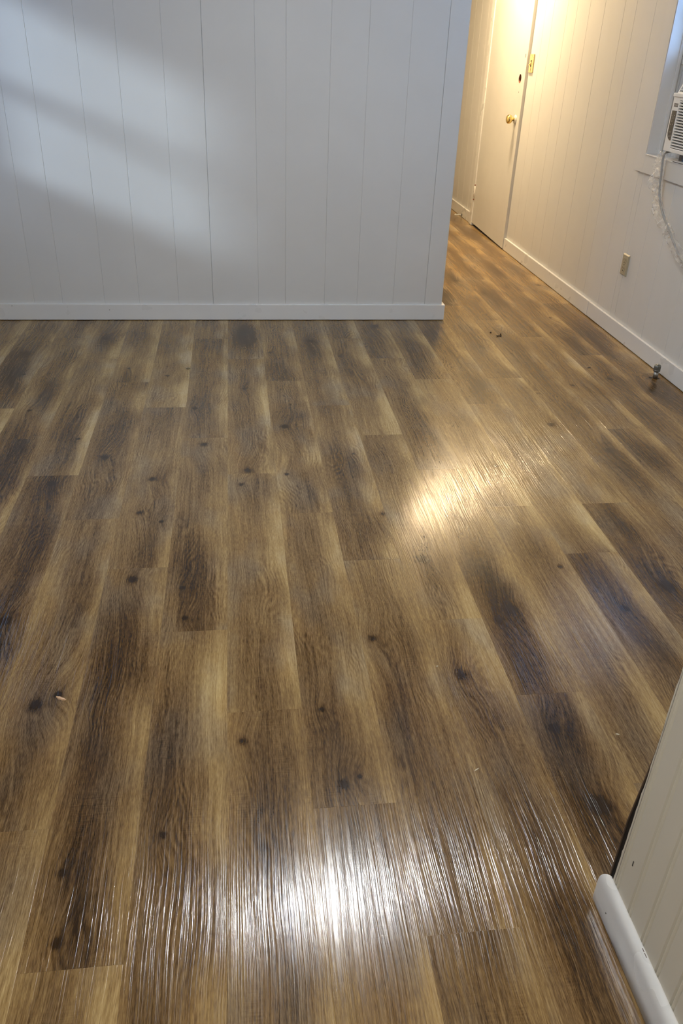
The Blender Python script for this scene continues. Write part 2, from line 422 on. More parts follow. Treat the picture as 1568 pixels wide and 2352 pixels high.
KNOTS = [(-5.249, 20.867, 0.09), (-3.267, 16.871, 0.1), (-3.529, 23.767, 0.2), (-4.628, 18.487, 0.1), (-2.626, 21.261, 0.08), (0.468, 24.309, 0.2),
(1.194, 22.451, 0.1), (2.431, 23.474, 0.16), (3.163, 22.127, 0.09), (-0.792, 18.489, 0.1), (-0.523, 16.466, 0.2), (1.211, 14.975, 0.12), (0.418,
19.717, 0.1), (0.263, 14.568, 0.12), (1.305, 17.345, 0.18), (2.724, 15.865, 0.06), (9.2, 19.727, 0.12), (-1.551, 11.361, 0.2), (-1.22, 13.203, 0.09),
(-3.398, 10.368, 0.18), (-0.729, 11.071, 0.09), (-0.658, 10.268, 0.11), (3.401, 11.641, 0.2), (2.184, 9.558, 0.14), (4.239, 9.86, 0.13), (7.431,
10.566, 0.26), (5.769, 11.268, 0.12), (6.418, 10.001, 0.14), (-2.279, 8.68, 0.13), (0.191, 7.629, 0.14), (1.27, 8.116, 0.09), (1.409, 6.82, 0.14),
(1.622, 6.917, 0.07), (4.339, 7.507, 0.13), (4.446, 6.23, 0.3), (-1.755, 5.882, 0.1), (-1.679, 5.087, 0.13), (-0.724, 6.271, 0.09), (-1.646, 13.547,
0.14), (-0.546, 12.1, 0.2), (4.509, 10.113, 0.25), (-1.575, 6.956, 0.22), (-2.553, 8.501, 0.22), (0.425, 15.19, 0.2), (3.347, 8.644, 0.2), (-3.456,
14.814, 0.18), (2.961, 13.252, 0.2), (-2.587, 15.937, 0.2), (-1.511, 14.9, 0.18), (11.247, 19.204, 0.2), (10.437, 20.179, 0.15)]

# ---------------------------------------------------------------- the room shell
H = 13.7
XL, XR, YR, YB, YE = -10.0, 12.12, -10.0, 25.58, 50.0

floor = link('floor', boxes((XL - .7, XR + .9, YR - .7, YE + .7, -0.6, -0.034)), M_SUB)
tag(floor, kind='structure')
ceiling = link('ceiling', boxes((XL - .7, XR + .9, YR - .7, YE + .7, H, H + .5)), M_CEIL)
tag(ceiling, kind='structure')

# floor planks: columns one plank wide, joints staggered as they lie
L = 6.88
JOINT = {-10: 15.1, -9: 9.93, -8: 11.69, -7: 13.4, -6: 18.63, -5: 16.92, -4: 15.14, -3: 13.36, -2: 11.69, -1: 9.93, 0: 8.15, 1: 13.37,
         2: 11.69, 3: 9.93, 4: 8.17, 5: 13.4, 6: 11.66, 7: 13.42, 8: 18.62, 9: 16.92, 10: 15.2, 11: 13.7}
GAP = 0.0003
def plank_mesh(u1, v0, v1):
    c, t = 0.0018, 0.03
    bm = bmesh.new()
    def ring(e, z): return [bm.verts.new(Vector(p) * W) for p in ((e, v0 + e, z), (u1 - e, v0 + e, z), (u1 - e, v1 - e, z), (e, v1 - e, z))]
    a, b, d = ring(GAP, -t), ring(GAP, -c * .35), ring(GAP + c, 0)
    bm.faces.new(a[::-1]); bm.faces.new(d)
    for p, q in ((a, b), (b, d)):
        for i in range(4): bm.faces.new((p[i], p[(i + 1) % 4], q[(i + 1) % 4], q[i]))
    bmesh.ops.recalc_face_normals(bm, faces=bm.faces)
    me = bpy.data.meshes.new('plank'); bm.to_mesh(me); bm.free(); me.materials.append(M_WOOD)
    return me
full = plank_mesh(1.0, 0.0, L)
prng = random.Random(11)
for k in range(-10, 12):
    u1 = 1.0 if k < 11 else 1.08
    ylo, yhi = YR, (YE if k >= 6 else YB)
    j = JOINT[k] - 5 * L
    while j < yhi:
        v0, v1 = max(0.0, ylo - j), min(L, yhi - j)
        if v1 - v0 > 0.05:
            me = full if (v0 == 0.0 and v1 == L and k < 11) else plank_mesh(u1, v0, v1)
            o = bpy.data.objects.new('plank', me)
            C.objects.link(o); o.parent = floor
            o.location = Vector((k, j, 0)) * W
            o['seed'] = [prng.random(), prng.random(), prng.random(), prng.random()]
            mine = sorted((s for s in SPLATS if k <= s[0] < k + 1 and j <= s[1] < j + L), key=lambda s: -abs(s[4]))[:NS]
            st = [(s[0] - k, s[1] - j, s[4] * 1.25, s[3] * 0.95) for s in mine]
            nk = [(q[0] - k, q[1] - j, q[2] * .75) for q in KNOTS if k <= q[0] < k + 1 and j <= q[1] < j + L][:NK]
            while len(st) < (4 if not mine else 3):       # planks out of close view get streaks of their own
                if prng.random() < .65: st.append((prng.uniform(.25, .7), prng.uniform(0, L), -prng.uniform(.25, .5), prng.uniform(.22, .35)))
                else: st.append((prng.choice((.06, .93, .93)), prng.uniform(0, L), prng.uniform(.2, .45), prng.uniform(.14, .2)))
            if not nk and prng.random() < .7: nk.append((prng.uniform(.2, .8), prng.uniform(.5, L - .5), prng.uniform(.07, .18)))
            for i, s in enumerate(st[:NS]): o['streak%d' % (i + 1)] = [float(x) for x in s]
            for i, q in enumerate(nk): o['knot%d' % (i + 1)] = [float(q[0]), float(q[1]), float(q[2])]
        j += L

# walls ------------------------------------------------------------------
def strip(face, along0, along1, z0, z1, wall, parent, seam0=False, seam1=False, t=0.07, c=0.010, dp=0.009):
    """one wall panel with eased long edges; wall 'back' faces -y, 'right' faces -x"""
    g0, g1 = (0.003 if seam0 else 0.0006), (0.003 if seam1 else 0.0006)
    a, b = along0 + g0, along1 - g1
    pr = [(a, dp), (a + c, 0), (b - c, 0), (b, dp), (b, t), (a, t)]
    pts = [(p, face + d) for p, d in pr] if wall == 'back' else [(face + d, p) for p, d in pr]
    return link('panel', prism(pts, 'z', z0, z1), M_WALL, parent)

wall_back = tag(link('wall_back', boxes((XL, 6.88, YB + .072, YB + .7, 0, H)), M_WALL), kind='structure')
BG = [-10, -9.4, -8.4, -7.3, -5.83, -5.0, -3.74, -2.7, -1.5, -.44, .97, 1.82, 3.05, 4.1, 5.27, 6.31, 6.88]
SEAM_B = (-7.3, -.44, 6.31)
for a, b in zip(BG, BG[1:]): strip(YB, a, b, 0, H, 'back', wall_back, a in SEAM_B, b in SEAM_B)

WY0, WY1, WZ0, WZ1 = 18.6, 24.12, 5.30, 11.8        # window opening
DY0, DY1, DZ = 35.8, 41.15, 11.45                   # doorway
wr = boxes((12.192, 12.95, YR, WY0, 0, H), (12.192, 12.95, WY0, WY1, 0, WZ0 - .05), (12.192, 12.95, WY0, WY1, WZ1, H),
           (12.192, 12.95, WY1, DY0, 0, H), (12.192, 12.95, DY0, DY1, DZ, H), (12.192, 12.95, DY1, YE, 0, H), (12.95, 13.05, DY0 - .2, DY1 + .2, 0, H))
wall_right = tag(link('wall_right', wr, M_WALL), kind='structure')
RG = [YR, -8.5, -7.2, -5.4, -4.3, -3.1, -2.1, -.9, 0, 1.5, 2.6, 3.8, 4.8, 6.1, 6.9, 8.4, 9.5, 10.7, 11.7, 13.0, 13.8, 15.27, 16.35, 17.6, WY0, 19.87, 20.67, 22.14,
      23.19, WY1, 24.45, 25.48, 26.75, 27.58, 29.1, 30.36, 31.5, 32.44, 33.86, 34.75, DY0]
SEAM_R = (8.4, 15.27, 22.14, 29.1)
for a, b in zip(RG, RG[1:]):
    if WY0 <= a and b <= WY1:
        strip(XR, a, b, 0, WZ0 - .05, 'right', wall_right, a in SEAM_R, b in SEAM_R)
        strip(XR, a, b, WZ1, H, 'right', wall_right, a in SEAM_R, b in SEAM_R)
    else:
        strip(XR, a, b, 0, H, 'right', wall_right, a in SEAM_R, b in SEAM_R)
strip(XR, DY0, DY1, DZ, H, 'right', wall_right)
for a, b in zip([DY1, 42.6, 43.8, 44.9, 46.1, 47.0, 48.4], [42.6, 43.8, 44.9, 46.1, 47.0, 48.4, YE]): strip(XR, a, b, 0, H, 'right', wall_right)

LW0, LW1, LZ0, LZ1 = 20.3, 23.7, 5.8, 10.8          # left window, out of the frame
wall_left = tag(link('wall_left', boxes((XL - .7, XL, YR, LW0, 0, H), (XL - .7, XL, LW1, YB + .7, 0, H), (XL - .7, XL, LW0, LW1, 0, LZ0), (XL - .7, XL, LW0, LW1, LZ1, H)), M_WALL), kind='structure')
wall_rear = tag(link('wall_rear', boxes((XL - .7, XR + .83, YR - .7, YR, 0, H)), M_WALL), kind='structure')
wall_hall_left = tag(link('wall_hall_left', boxes((6.2, 6.88, YB + .7, YE, 0, H)), M_WALL), kind='structure')
wall_hall_end = tag(link('wall_hall_end', boxes((6.2, 12.95, YE, YE + .7, 0, H)), M_WALL), kind='structure')

# near partition with beadboard
PX = 3.95
wall_near = tag(link('wall_near_right', boxes((PX + .10, 4.62, YR, 4.86, 0, H)), M_WALL), kind='structure')
link('gap_shade_fill', prism([(4.89, 0), (4.988, 0), (4.988, 1.3), (4.938, 1.84), (4.898, 2.32), (4.897, H), (4.89, H)], 'x', PX + .014, PX + .10), M_BLACK, wall_near)  # black solid standing in for the shade inside the open gap
link('end_board', prism([(4.86, 0), (5.0, 0), (5.0, 1.3), (4.95, 1.85), (4.915, 2.35), (4.905, 3.4), (4.905, H), (4.86, H)], 'x', PX + .10, 4.62), M_BROWN, wall_near)
link('end_edge', prism([(4.990, 0), (5.002, 0), (5.002, 1.3), (4.952, 1.85), (4.912, 2.35), (4.908, 3.4), (4.908, H), (4.899, H), (4.900, 2.33), (4.940, 1.85), (4.990, 1.3)], 'x', PX + .005, PX + .10), M_BROWN, wall_near)
BEAD = [(0, .034), (.008, .014), (.016, .004), (.025, 0), (.034, .004), (.042, .014), (.05, .034), (.064, 0), (.286, 0), (.30, .034), (.30, .05), (0, .05)]
bead_me = None
y = 4.81 - .30
while y > YR:
    if bead_me is None:
        o = link('beaded_board', prism([(PX + d, p) for p, d in BEAD], 'z', 0, H), M_BEAD, wall_near); bead_me = o.data
    else:
        o = bpy.data.objects.new('beaded_board', bead_me); C.objects.link(o); o.parent = wall_near
    o.location = Vector((0, y, 0)) * W
    y -= .30
# last beaded board with its ragged sawn edge
bm = bmesh.new()
prism([(PX + d, 4.81 + p) for p, d in BEAD[:7]] + [(PX, 4.875), (PX, 4.885), (PX + .05, 4.885), (PX + .05, 4.81)], 'z', 0, H, bm)
er = random.Random(4)
zs = [0.0]
while zs[-1] < 3.6: zs.append(zs[-1] + er.uniform(.05, .12))
zs.append(H)
fr, bk = [], []
for z in zs:
    ye = 4.925 - .022 * min(z, 2.3) / 2.3 + er.uniform(-.006, .006)
    fr.append(((PX, 4.88, z), (PX, ye, z))); bk.append(((PX + .012, 4.88, z), (PX + .012, ye, z)))
vs = [[bm.verts.new(Vector(p) * W) for p in (f[0], f[1], b_[1], b_[0])] for f, b_ in zip(fr, bk)]
for p, q in zip(vs, vs[1:]):
    for i in range(4): bm.faces.new((p[i], p[(i + 1) % 4], q[(i + 1) % 4], q[i]))
link('beaded_board', bm, M_BEAD, wall_near)
link('paint_chip', boxes((PX - .002, PX + .004, 4.703, 4.716, 1.0, 1.07)), M_HOLE, wall_near)

# baseboards ---------------------------------------------------------------
bb = tag(link('baseboard_back', boxes((XL, 6.97, YB - .08, YB - .001, .018, .5), bevel=.008), M_TRIM), kind='structure')
for x, z in ((-6.49, .45), (-3.61, .33)):
    link('nail_hole', lathe([(.012, 0), (.012, .004)], (x, YB - .084, z), 'y', 8), M_HOLE, bb)
tag(link('baseboard_hall_left', boxes((6.881, 6.97, YB, YE, .018, .5), bevel=.008), M_TRIM), kind='structure')
tag(link('baseboard_right', boxes((12.03, 12.119, 26.0, DY0 - .01, .018, .5), (12.036, 12.119, YR, 25.99, .022, .492), bevel=.008), M_TRIM), kind='structure')
tag(link('baseboard_hall_right', boxes((12.03, 12.119, 41.62, YE, .018, .5), bevel=.008), M_TRIM), kind='structure')
tag(link('baseboard_left', boxes((XL + .001, XL + .09, YR, YB - .09, .018, .5), bevel=.008), M_TRIM), kind='structure')
bm = bmesh.new()
prof = [(PX, .012), (PX - .07, .012), (PX - .07, .20)] + [(PX - .07 * math.cos(a), .32 + .18 * math.sin(a)) for a in [math.pi / 2 * k / 12 for k in range(13)]]
va = [bm.verts.new(Vector((x, YR, z)) * W) for x, z in prof]
vb = [bm.verts.new(Vector((x, 4.955 + (PX - x) / .07 * .10, z)) * W) for x, z in prof]
bm.faces.new(va); bm.faces.new(vb[::-1])
for i in range(len(prof)): bm.faces.new((va[i], vb[i], vb[(i + 1) % len(prof)], va[(i + 1) % len(prof)]))
bn = tag(link('baseboard_near_right', bm, M_NEARTRIM), kind='structure')
for p in bn.data.polygons: p.use_smooth = len(p.vertices) == 4
link('nail_hole', lathe([(.008, 0), (.008, .004)], (PX - .073, 4.77, .17), 'x', 8), M_HOLE, bn)
for y, l in ((4.17, .018), (4.12, .024)): link('paint_chip', boxes((PX - .019, PX - .008, y - l, y + l, .488, .4965)), M_BROWN, bn)

# door in the hallway --------------------------------------------------------
DX = 12.0
hy, hz, hr, hs = 36.40, 6.66, .165, .26
bm = boxes((DX, DX + .2, DY0 + .004, hy - hs, .12, DZ - .02), (DX, DX + .2, hy + hs, DY1 - .015, .12, DZ - .02),
           (DX, DX + .2, hy - hs, hy + hs, .12, hz - hs), (DX, DX + .2, hy - hs, hy + hs, hz + hs, DZ - .02))
n = 24
ci, sq, dp = [], [], []
for k in range(n):
    t = 2 * math.pi * k / n
    c_, s_ = math.cos(t), math.sin(t); m_ = max(abs(c_), abs(s_))
    sq.append(bm.verts.new(Vector((DX, hy + hs * c_ / m_, hz + hs * s_ / m_)) * W))
    ci.append(bm.verts.new(Vector((DX, hy + hr * c_, hz + hr * s_)) * W))
    dp.append(bm.verts.new(Vector((DX + .2, hy + hr * c_, hz + hr * s_)) * W))
for v_ in bm.verts:
    if abs(v_.co.z / W - .12) < .001: v_.co.z = (.05 + .09 * (v_.co.y / W - DY0) / (DY1 - DY0)) * W
raw = []
for k in range(n):
    k2 = (k + 1) % n
    bm.faces.new((sq[k], sq[k2], ci[k2], ci[k])); raw.append(bm.faces.new((ci[k], ci[k2], dp[k2], dp[k])))
for f in raw: f.material_index = 1
door = link('door_1', bm, M_DOOR); door.data.materials.append(M_RAWWOOD)
tag(door, kind='structure')
ky, kz = 36.32, 5.17
knob = link('door_knob', lathe([(.06, -.05), (.062, -.12), (.11, -.15), (.16, -.20), (.178, -.26), (.168, -.32), (.135, -.355), (.11, -.372), (.04, -.38)], (DX, ky, kz), 'x', 28), M_BRASS, door, True)
link('rose', lathe([(.175, 0), (.175, -.015), (.15, -.045), (.06, -.055)], (DX, ky, kz), 'x', 28), M_DOOR, knob, True)
link('screw_hole', boxes((DX - .004, DX + .01, 36.02, 36.06, 7.42, 7.55)), M_HOLE, door)
link('screw_hole', boxes((DX - .003, DX + .01, 36.33, 36.36, 6.15, 6.2)), M_HOLE, door)
hg = link('hinge', lathe([(.032, 1.23), (.032, 1.84)], (DX - .02, DY1 + .0, 0), 'z', 12), M_DOOR, door, True)
for z in (1.19, 1.84): link('hinge_tip', lathe([(.02, z), (.036, z + .01), (.036, z + .05), (.02, z + .06)], (DX - .02, DY1, 0), 'z', 12), M_RAWWOOD, hg, True)
link('chipped_pin', boxes((DX - .055, DX - .05, DY1 - .01, DY1 + .01, 1.55, 1.72), (DX - .055, DX - .05, DY1 - .01, DY1 + .01, 1.33, 1.45)), M_RAWWOOD, hg)
trim1 = link('trim_1', boxes((11.965, 12.119, DY1 + .012, 41.6, .02, DZ + .35), (11.99, 12.119, DY0, DY1 + .01, DZ, DZ + .35), bevel=.006), M_TRIM)
tag(trim1, kind='structure')

# windows --------------------------------------------------------------------
def window(name, sx, y0, y1, z0, z1, x_in, lower_bottom, right=True):
    """double-hung window; sx = +1 when the outside lies towards +x"""
    w = tag(empty(name, (x_in, (y0 + y1) / 2, z0)), kind='structure')
    off = w.location / W
    def P(nm, bs, mat, par=w, bev=.006):
        bm = bmesh.new()
        for (a, b, c, d, e, f) in bs:
            xa, xb = x_in + sx * a, x_in + sx * b
            box(bm, min(xa, xb) - off.x, max(xa, xb) - off.x, c - off.y, d - off.y, e - off.z, f - off.z, bev)
        return link(nm, bm, mat, par)
    ex = .5
    P('side_casing', [(-.07, 0, y1, y1 + ex, z0 - .5, z1 + .5)], M_WALL)
    P('side_casing', [(-.07, 0, y0 - ex, y0, z0 - .5, z1 + .5)], M_WALL)
    P('head_casing', [(-.07, 0, y0, y1, z1, z1 + .5)], M_WALL)
    P('apron', [(-.07, 0, y0, y1, z0 - .5, z0 - .03)], M_WALL)
    P('sill', [(-.085, .95, y0 + .002, y1 - .002, z0 - .03, z0)], M_TRIM)
    P('jamb', [(-.06, .83, y1 - .03, y1 - .002, z0, z1)], M_TRIM)
    P('jamb', [(-.06, .83, y0 + .002, y0 + .03, z0, z1)], M_TRIM)
    P('head_jamb', [(-.06, .83, y0 + .03, y1 - .03, z1 - .03, z1)], M_TRIM)
    P('stop', [(.27, .36, y1 - .075, y1 - .03, z0, z1 - .03)], M_TRIM)
    P('stop', [(.27, .36, y0 + .03, y0 + .075, z0, z1 - .03)], M_TRIM)
    h = (z1 - z0) / 2
    for k, (zb, xa) in enumerate(((lower_bottom, .38), (z1 - .04 - h, .56))):
        a, b, c, d, e, f = xa, xa + .16, y0 + .035, y1 - .035, zb, zb + h
        s = P('sash', [(a, b, c, c + .25, e, f), (a, b, d - .25, d, e, f), (a, b, c + .25, d - .25, e, e + .28), (a, b, c + .25, d - .25, f - .2, f)], M_TRIM)
        P('pane', [(a + .07, a + .09, c + .24, d - .24, e + .27, f - .19)], M_GLASS, s, 0)
    return w
win1 = window('window_1', 1, WY0, WY1, WZ0, WZ1, XR, 7.56)
win2 = window('window_2', -1, LW0, LW1, LZ0, LZ1, XL, LZ0 + .01)

# ---------------------------------------------------------------- window air conditioner
ac = empty('air_conditioner', (12.2, 21.38, WZ0))
tag(ac, 'white window air conditioner with plastic-wrapped grey cord in the right window', 'air conditioner')
ao = ac.location / W
def part(nm, bm, mat, par=ac, sm=False):
    bmesh.ops.translate(bm, verts=bm.verts, vec=-ac.location)
    return link(nm, bm, mat, par, sm)
FX, A0, A1 = 11.75, 20.20, 22.57
part('body', boxes((FX + .14, 14.0, A0 + .04, A1 - .04, 5.60, 7.48), bevel=.02), M_AC)
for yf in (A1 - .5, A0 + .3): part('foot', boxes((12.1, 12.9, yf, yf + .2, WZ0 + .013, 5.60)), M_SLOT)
fp = part('front_panel', boxes((FX, FX + .16, 22.205, A1, 5.56, 6.86), (FX, FX + .16, A0, A0 + .22, 5.56, 6.86), (FX, FX + .16, A0 + .2, 22.21, 5.56, 5.655),
                               (FX, FX + .16, A0 + .2, 22.21, 6.775, 6.86), (FX - .035, FX + .16, A0 - .01, A1 + .005, 6.85, 6.935), bevel=.014), M_AC)
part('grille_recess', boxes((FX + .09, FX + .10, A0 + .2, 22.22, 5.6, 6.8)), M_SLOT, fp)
for i in range(17):
    z = 5.672 + i * .0665
    part('grille_slat', prism([(FX + .004, z), (FX + .09, z + .028), (FX + .09, z + .040), (FX + .004, z + .024)], 'y', A0 + .21, 22.212), M_AC, fp)
cp = part('control_panel', prism([(22.505, 6.525), (22.255, 6.53), (22.262, 5.835), (22.32, 5.825), (22.41, 5.86), (22.47, 5.92), (22.50, 6.0)], 'x', FX - .006, FX + .02), M_DARKPL, fp)
for (y, z) in ((22.46, 6.40), (22.32, 6.42), (22.40, 6.28), (22.45, 6.20), (22.33, 6.21), (22.42, 6.02), (22.33, 6.03), (22.41, 5.92), (22.33, 5.93)):
    part('key', boxes((FX - .009, FX - .005, y - .014, y + .014, z - .012, z + .012)), M_KEY, cp)
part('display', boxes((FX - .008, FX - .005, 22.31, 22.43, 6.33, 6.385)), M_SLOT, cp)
bd = part('badge', boxes((FX - .005, FX + .01, 22.265, 22.475, 6.615, 6.70)), M_BADGE, fp)
part('badge_print', boxes((FX - .007, FX - .004, 22.29, 22.45, 6.652, 6.666)), M_KEY, bd)
# upper outlet, leaning back
def lean(z): return FX + .03 + (z - 6.93) * .42
lf = part('louver_frame', boxes((0, .1, A1 - .12, A1 - .08, 6.92, 7.5), (0, .1, A0 + .08, A0 + .12, 6.92, 7.5), (0, .1, A0 + .12, A1 - .12, 7.42, 7.5), (0, .1, A0 + .12, A1 - .12, 6.92, 6.965)), M_AC)
for v in lf.data.vertices: v.co.x += (lean(v.co.z / W + ao.z)) * W
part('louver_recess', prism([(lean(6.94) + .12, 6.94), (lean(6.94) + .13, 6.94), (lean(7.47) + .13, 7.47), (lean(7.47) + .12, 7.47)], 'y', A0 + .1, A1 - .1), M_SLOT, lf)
for i in range(6):
    z = 7.0 + i * .075
    part('louver_slat', prism([(lean(z) + .01, z), (lean(z) + .10, z + .02), (lean(z) + .10, z + .032), (lean(z) + .01, z + .018)], 'y', A0 + .12, A1 - .12), M_AC, lf)
part('side_curtain', prism([(12.52 + (.03 if i % 2 else 0), 22.53 + i * .1) for i in range(16)] + [(12.52, 24.088), (12.58, 24.088), (12.58, 22.53)], 'z', WZ0 + .002, 7.56), M_FOAM)
part('side_curtain', prism([(12.52 + (.03 if i % 2 else 0), 18.69 + i * .1) for i in range(16)] + [(12.58, 20.19), (12.58, 18.632), (12.52, 18.632)], 'z', WZ0 + .002, 7.56), M_FOAM)
part('mounting_rail', boxes((12.02, 12.06, 19.4, 22.42, WZ0 + .001, WZ0 + .055), (12.02, 12.2, 19.4, 22.42, WZ0 + .001, WZ0 + .012)), M_AC)

def spline(pts, n=8):
    P = [Vector(p) for p in pts]; out = []
    for i in range(len(P) - 1):
        p0, p1, p2, p3 = P[max(i - 1, 0)], P[i], P[i + 1], P[min(i + 2, len(P) - 1)]
        for k in range(n):
            t = k / n
            out.append(0.5 * ((2 * p1) + (p2 - p0) * t + (2 * p0 - 5 * p1 + 4 * p2 - p3) * t * t + (3 * p1 - p0 - 3 * p2 + p3) * t ** 3))
    out.append(P[-1]); return out
CORD = [(12.0, 22.45, 5.56), (11.84, 22.55, 5.50), (11.83, 22.60, 5.34), (11.85, 22.56, 4.96), (11.85, 22.50, 4.64), (11.85, 22.36, 4.38), (11.85, 22.13, 4.14), (11.85, 21.77, 3.89),
        (11.85, 21.44, 3.70), (11.85, 21.09, 3.49), (11.85, 20.67, 3.25), (11.85, 20.32, 3.13), (11.85, 19.72, 2.87), (11.9, 19.2, 2.75), (11.95, 18.9, 2.9)]
cord = part('power_cord', tube(spline(CORD, 6), .030, 10), M_CORD, ac, True)

# clear sleeve around the cord: (left y,z) (right y,z)
SL = [((22.88, 5.53), (22.46, 5.47)), ((23.0, 5.32), (22.48, 5.30)), ((23.15, 5.08), (22.46, 5.08)), ((23.02, 4.98), (22.46, 4.93)), ((23.25, 4.72), (22.40, 4.72)), ((23.02, 4.52), (22.36, 4.55)), ((22.80, 4.36), (22.24, 4.38)),
      ((22.66, 4.15), (22.06, 4.20)), ((22.56, 3.95), (21.86, 4.04)), ((22.10, 3.70), (21.68, 3.92)), ((21.72, 3.66), (21.42, 3.80)), ((21.66, 3.52), (21.28, 3.74)),
      ((21.50, 3.47), (21.14, 3.62)), ((21.32, 3.36), (20.86, 3.52)), ((20.98, 3.16), (20.50, 3.36)), ((20.50, 3.02), (20.15, 3.24)), ((20.05, 2.86), (19.75, 3.05))]
bm = bmesh.new(); rings = []
Ls = spline([(11.86, a[0], a[1]) for a, b in SL], 5); Rs = spline([(11.86, b[0], b[1]) for a, b in SL], 5)
sr = random.Random(3)
for i, (a, b) in enumerate(zip(Ls, Rs)):
    c = (a + b) / 2; h = (a - b) / 2
    knot = math.exp(-((i - 54) / 4.0) ** 2)
    th = .05 + .015 * math.sin(i * 1.3) + .05 * knot
    ring = []
    for k in range(20):
        t = 2 * math.pi * k / 20
        q = c + h * math.cos(t) + Vector((1, 0, 0)) * th * math.sin(t)
        cr = .022 + .03 * knot
        q += Vector((mnoise.noise(q * 7.0), mnoise.noise(q * 7.0 + Vector((9, 2, 5))), mnoise.noise(q * 9.0 + Vector((3, 8, 1))))) * cr * 2
        q += Vector((mnoise.noise(q * 22.0), mnoise.noise(q * 19.0 + Vector((9, 2, 5))), 0)) * cr * .8
        q.x = min(q.x, 12.015)
        ring.append(bm.verts.new(q * W))
    rings.append(ring)
for r0, r1 in zip(rings, rings[1:]):
    for k in range(20): bm.faces.new((r0[k], r0[(k + 1) % 20], r1[(k + 1) % 20], r1[k]))
sleeve = part('plastic_sleeve', bm, M_FILM, cord)
sleeve['label'] = 'crumpled clear plastic sleeve around the grey cord'

# ---------------------------------------------------------------- wall plates
outlet = empty('wall_outlet', (XR, 24.08, 2.165))
tag(outlet, 'ivory duplex wall outlet low on the right wall below the window', 'outlet')
def at(o, nm, bm, mat, par=None, sm=False):
    bmesh.ops.translate(bm, verts=bm.verts, vec=-o.location); return link(nm, bm, mat, par or o, sm)
bm = bmesh.new()
oy0, oy1, oz0, oz1 = 23.87, 24.30, 1.85, 2.48
pr = [bm.verts.new(Vector(p) * W) for p in ((XR - .001, oy0, oz0), (XR - .001, oy1, oz0), (XR - .001, oy1, oz1), (XR - .001, oy0, oz1))]
pf = [bm.verts.new(Vector(p) * W) for p in ((XR - .045, oy0 + .035, oz0 + .03), (XR - .045, oy1 - .035, oz0 + .03), (XR - .045, oy1 - .035, oz1 - .03), (XR - .045, oy0 + .035, oz1 - .03))]
bm.faces.new(pr[::-1]); bm.faces.new(pf)
for i in range(4): bm.faces.new((pr[i], pr[(i + 1) % 4], pf[(i + 1) % 4], pf[i]))
at(outlet, 'cover_plate', bm, M_IVORY)
for zc in (2.285, 2.045):
    rc = at(outlet, 'receptacle', lathe([(.095, 0), (.095, -.008), (.088, -.012)], (XR - .045, 24.085, zc), 'x', 20), M_IVORY)
    at(outlet, 'slot', boxes((XR - .060, XR - .055, 24.125, 24.14, zc + .005, zc + .06), (XR - .060, XR - .055, 24.03, 24.045, zc + .005, zc + .06)), M_IVDARK, rc)
    at(outlet, 'ground_hole', lathe([(.022, 0), (.022, -.004)], (XR - .057, 24.085, zc - .045), 'x', 12), M_IVDARK, rc)
at(outlet, 'screw', lathe([(.018, 0), (.014, -.008)], (XR - .045, 24.085, 2.165), 'x', 12), M_IVDARK)

sw = empty('light_switch', (XR, 35.5, 7.235))
tag(sw, 'yellowed toggle light switch plate beside the hallway door edge', 'switch')
bm = boxes((XR - .045, XR - .001, 35.25, 35.72, 6.91, 7.56), bevel=.012)
at(sw, 'cover_plate', bm, M_IVORY2)
at(sw, 'toggle', prism([(XR - .04, 7.28), (XR - .13, 7.20), (XR - .13, 7.16), (XR - .04, 7.18)], 'y', 35.45, 35.53), M_IVORY2)
at(sw, 'toggle_slot', boxes((XR - .049, XR - .044, 35.43, 35.55, 7.12, 7.35)), M_IVDARK)
for z in (7.45, 7.02): at(sw, 'screw', lathe([(.02, 0), (.015, -.008)], (XR - .045, 35.49, z), 'x', 12), M_IVORY2)

# ---------------------------------------------------------------- capped pipe stub by the right baseboard
vx, vy = 11.76, 20.2
pipe = empty('pipe_stub', (vx, vy, 0))
tag(pipe, 'grey capped metal pipe stub rising from the floor at the right baseboard', 'pipe')
at(pipe, 'pipe', lathe([(.066, -.001), (.066, .20)], (vx, vy, 0), 'z', 20), M_STEEL, None, True)
at(pipe, 'collar', lathe([(.075, .19), (.094, .205), (.094, .24), (.085, .255)], (vx, vy, 0), 'z', 20), M_CASTZ)
cpn = at(pipe, 'hex_cap', lathe([(.098, .255), (.104, .27), (.104, .345), (.09, .37), (.06, .385)], (vx, vy, 0), 'z', 6), M_CASTZ)
at(pipe, 'cap_tip', lathe([(.055, .383), (.055, .40), (.03, .41)], (vx, vy, 0), 'z', 8), M_STEEL, cpn)
at(pipe, 'painted_cutout', lathe([(.055, .0005), (.055, .0015)], (vx - .11, vy + .03, 0), 'z', 14), M_BLACK)  # flat black discs on the planks, painted in place of dark holes
at(pipe, 'painted_cutout', lathe([(.05, .0005), (.05, .0015)], (vx + .075, vy - .03, 0), 'z', 14), M_BLACK)

# door stop on the far baseboard
ds = empty('door_stop', (12.03, 43.2, .12))
tag(ds, 'small white rod door stop on the far hallway baseboard', 'door stop')
at(ds, 'rod', lathe([(.03, -.03), (.03, -.33), (.038, -.335), (.038, -.38), (.02, -.39)], (12.03, 43.2, .12), 'x', 12), M_TRIM, None, True)
at(ds, 'base', lathe([(.05, -.001), (.05, -.03), (.03, -.035)], (12.03, 43.2, .12), 'x', 12), M_RUBBER)

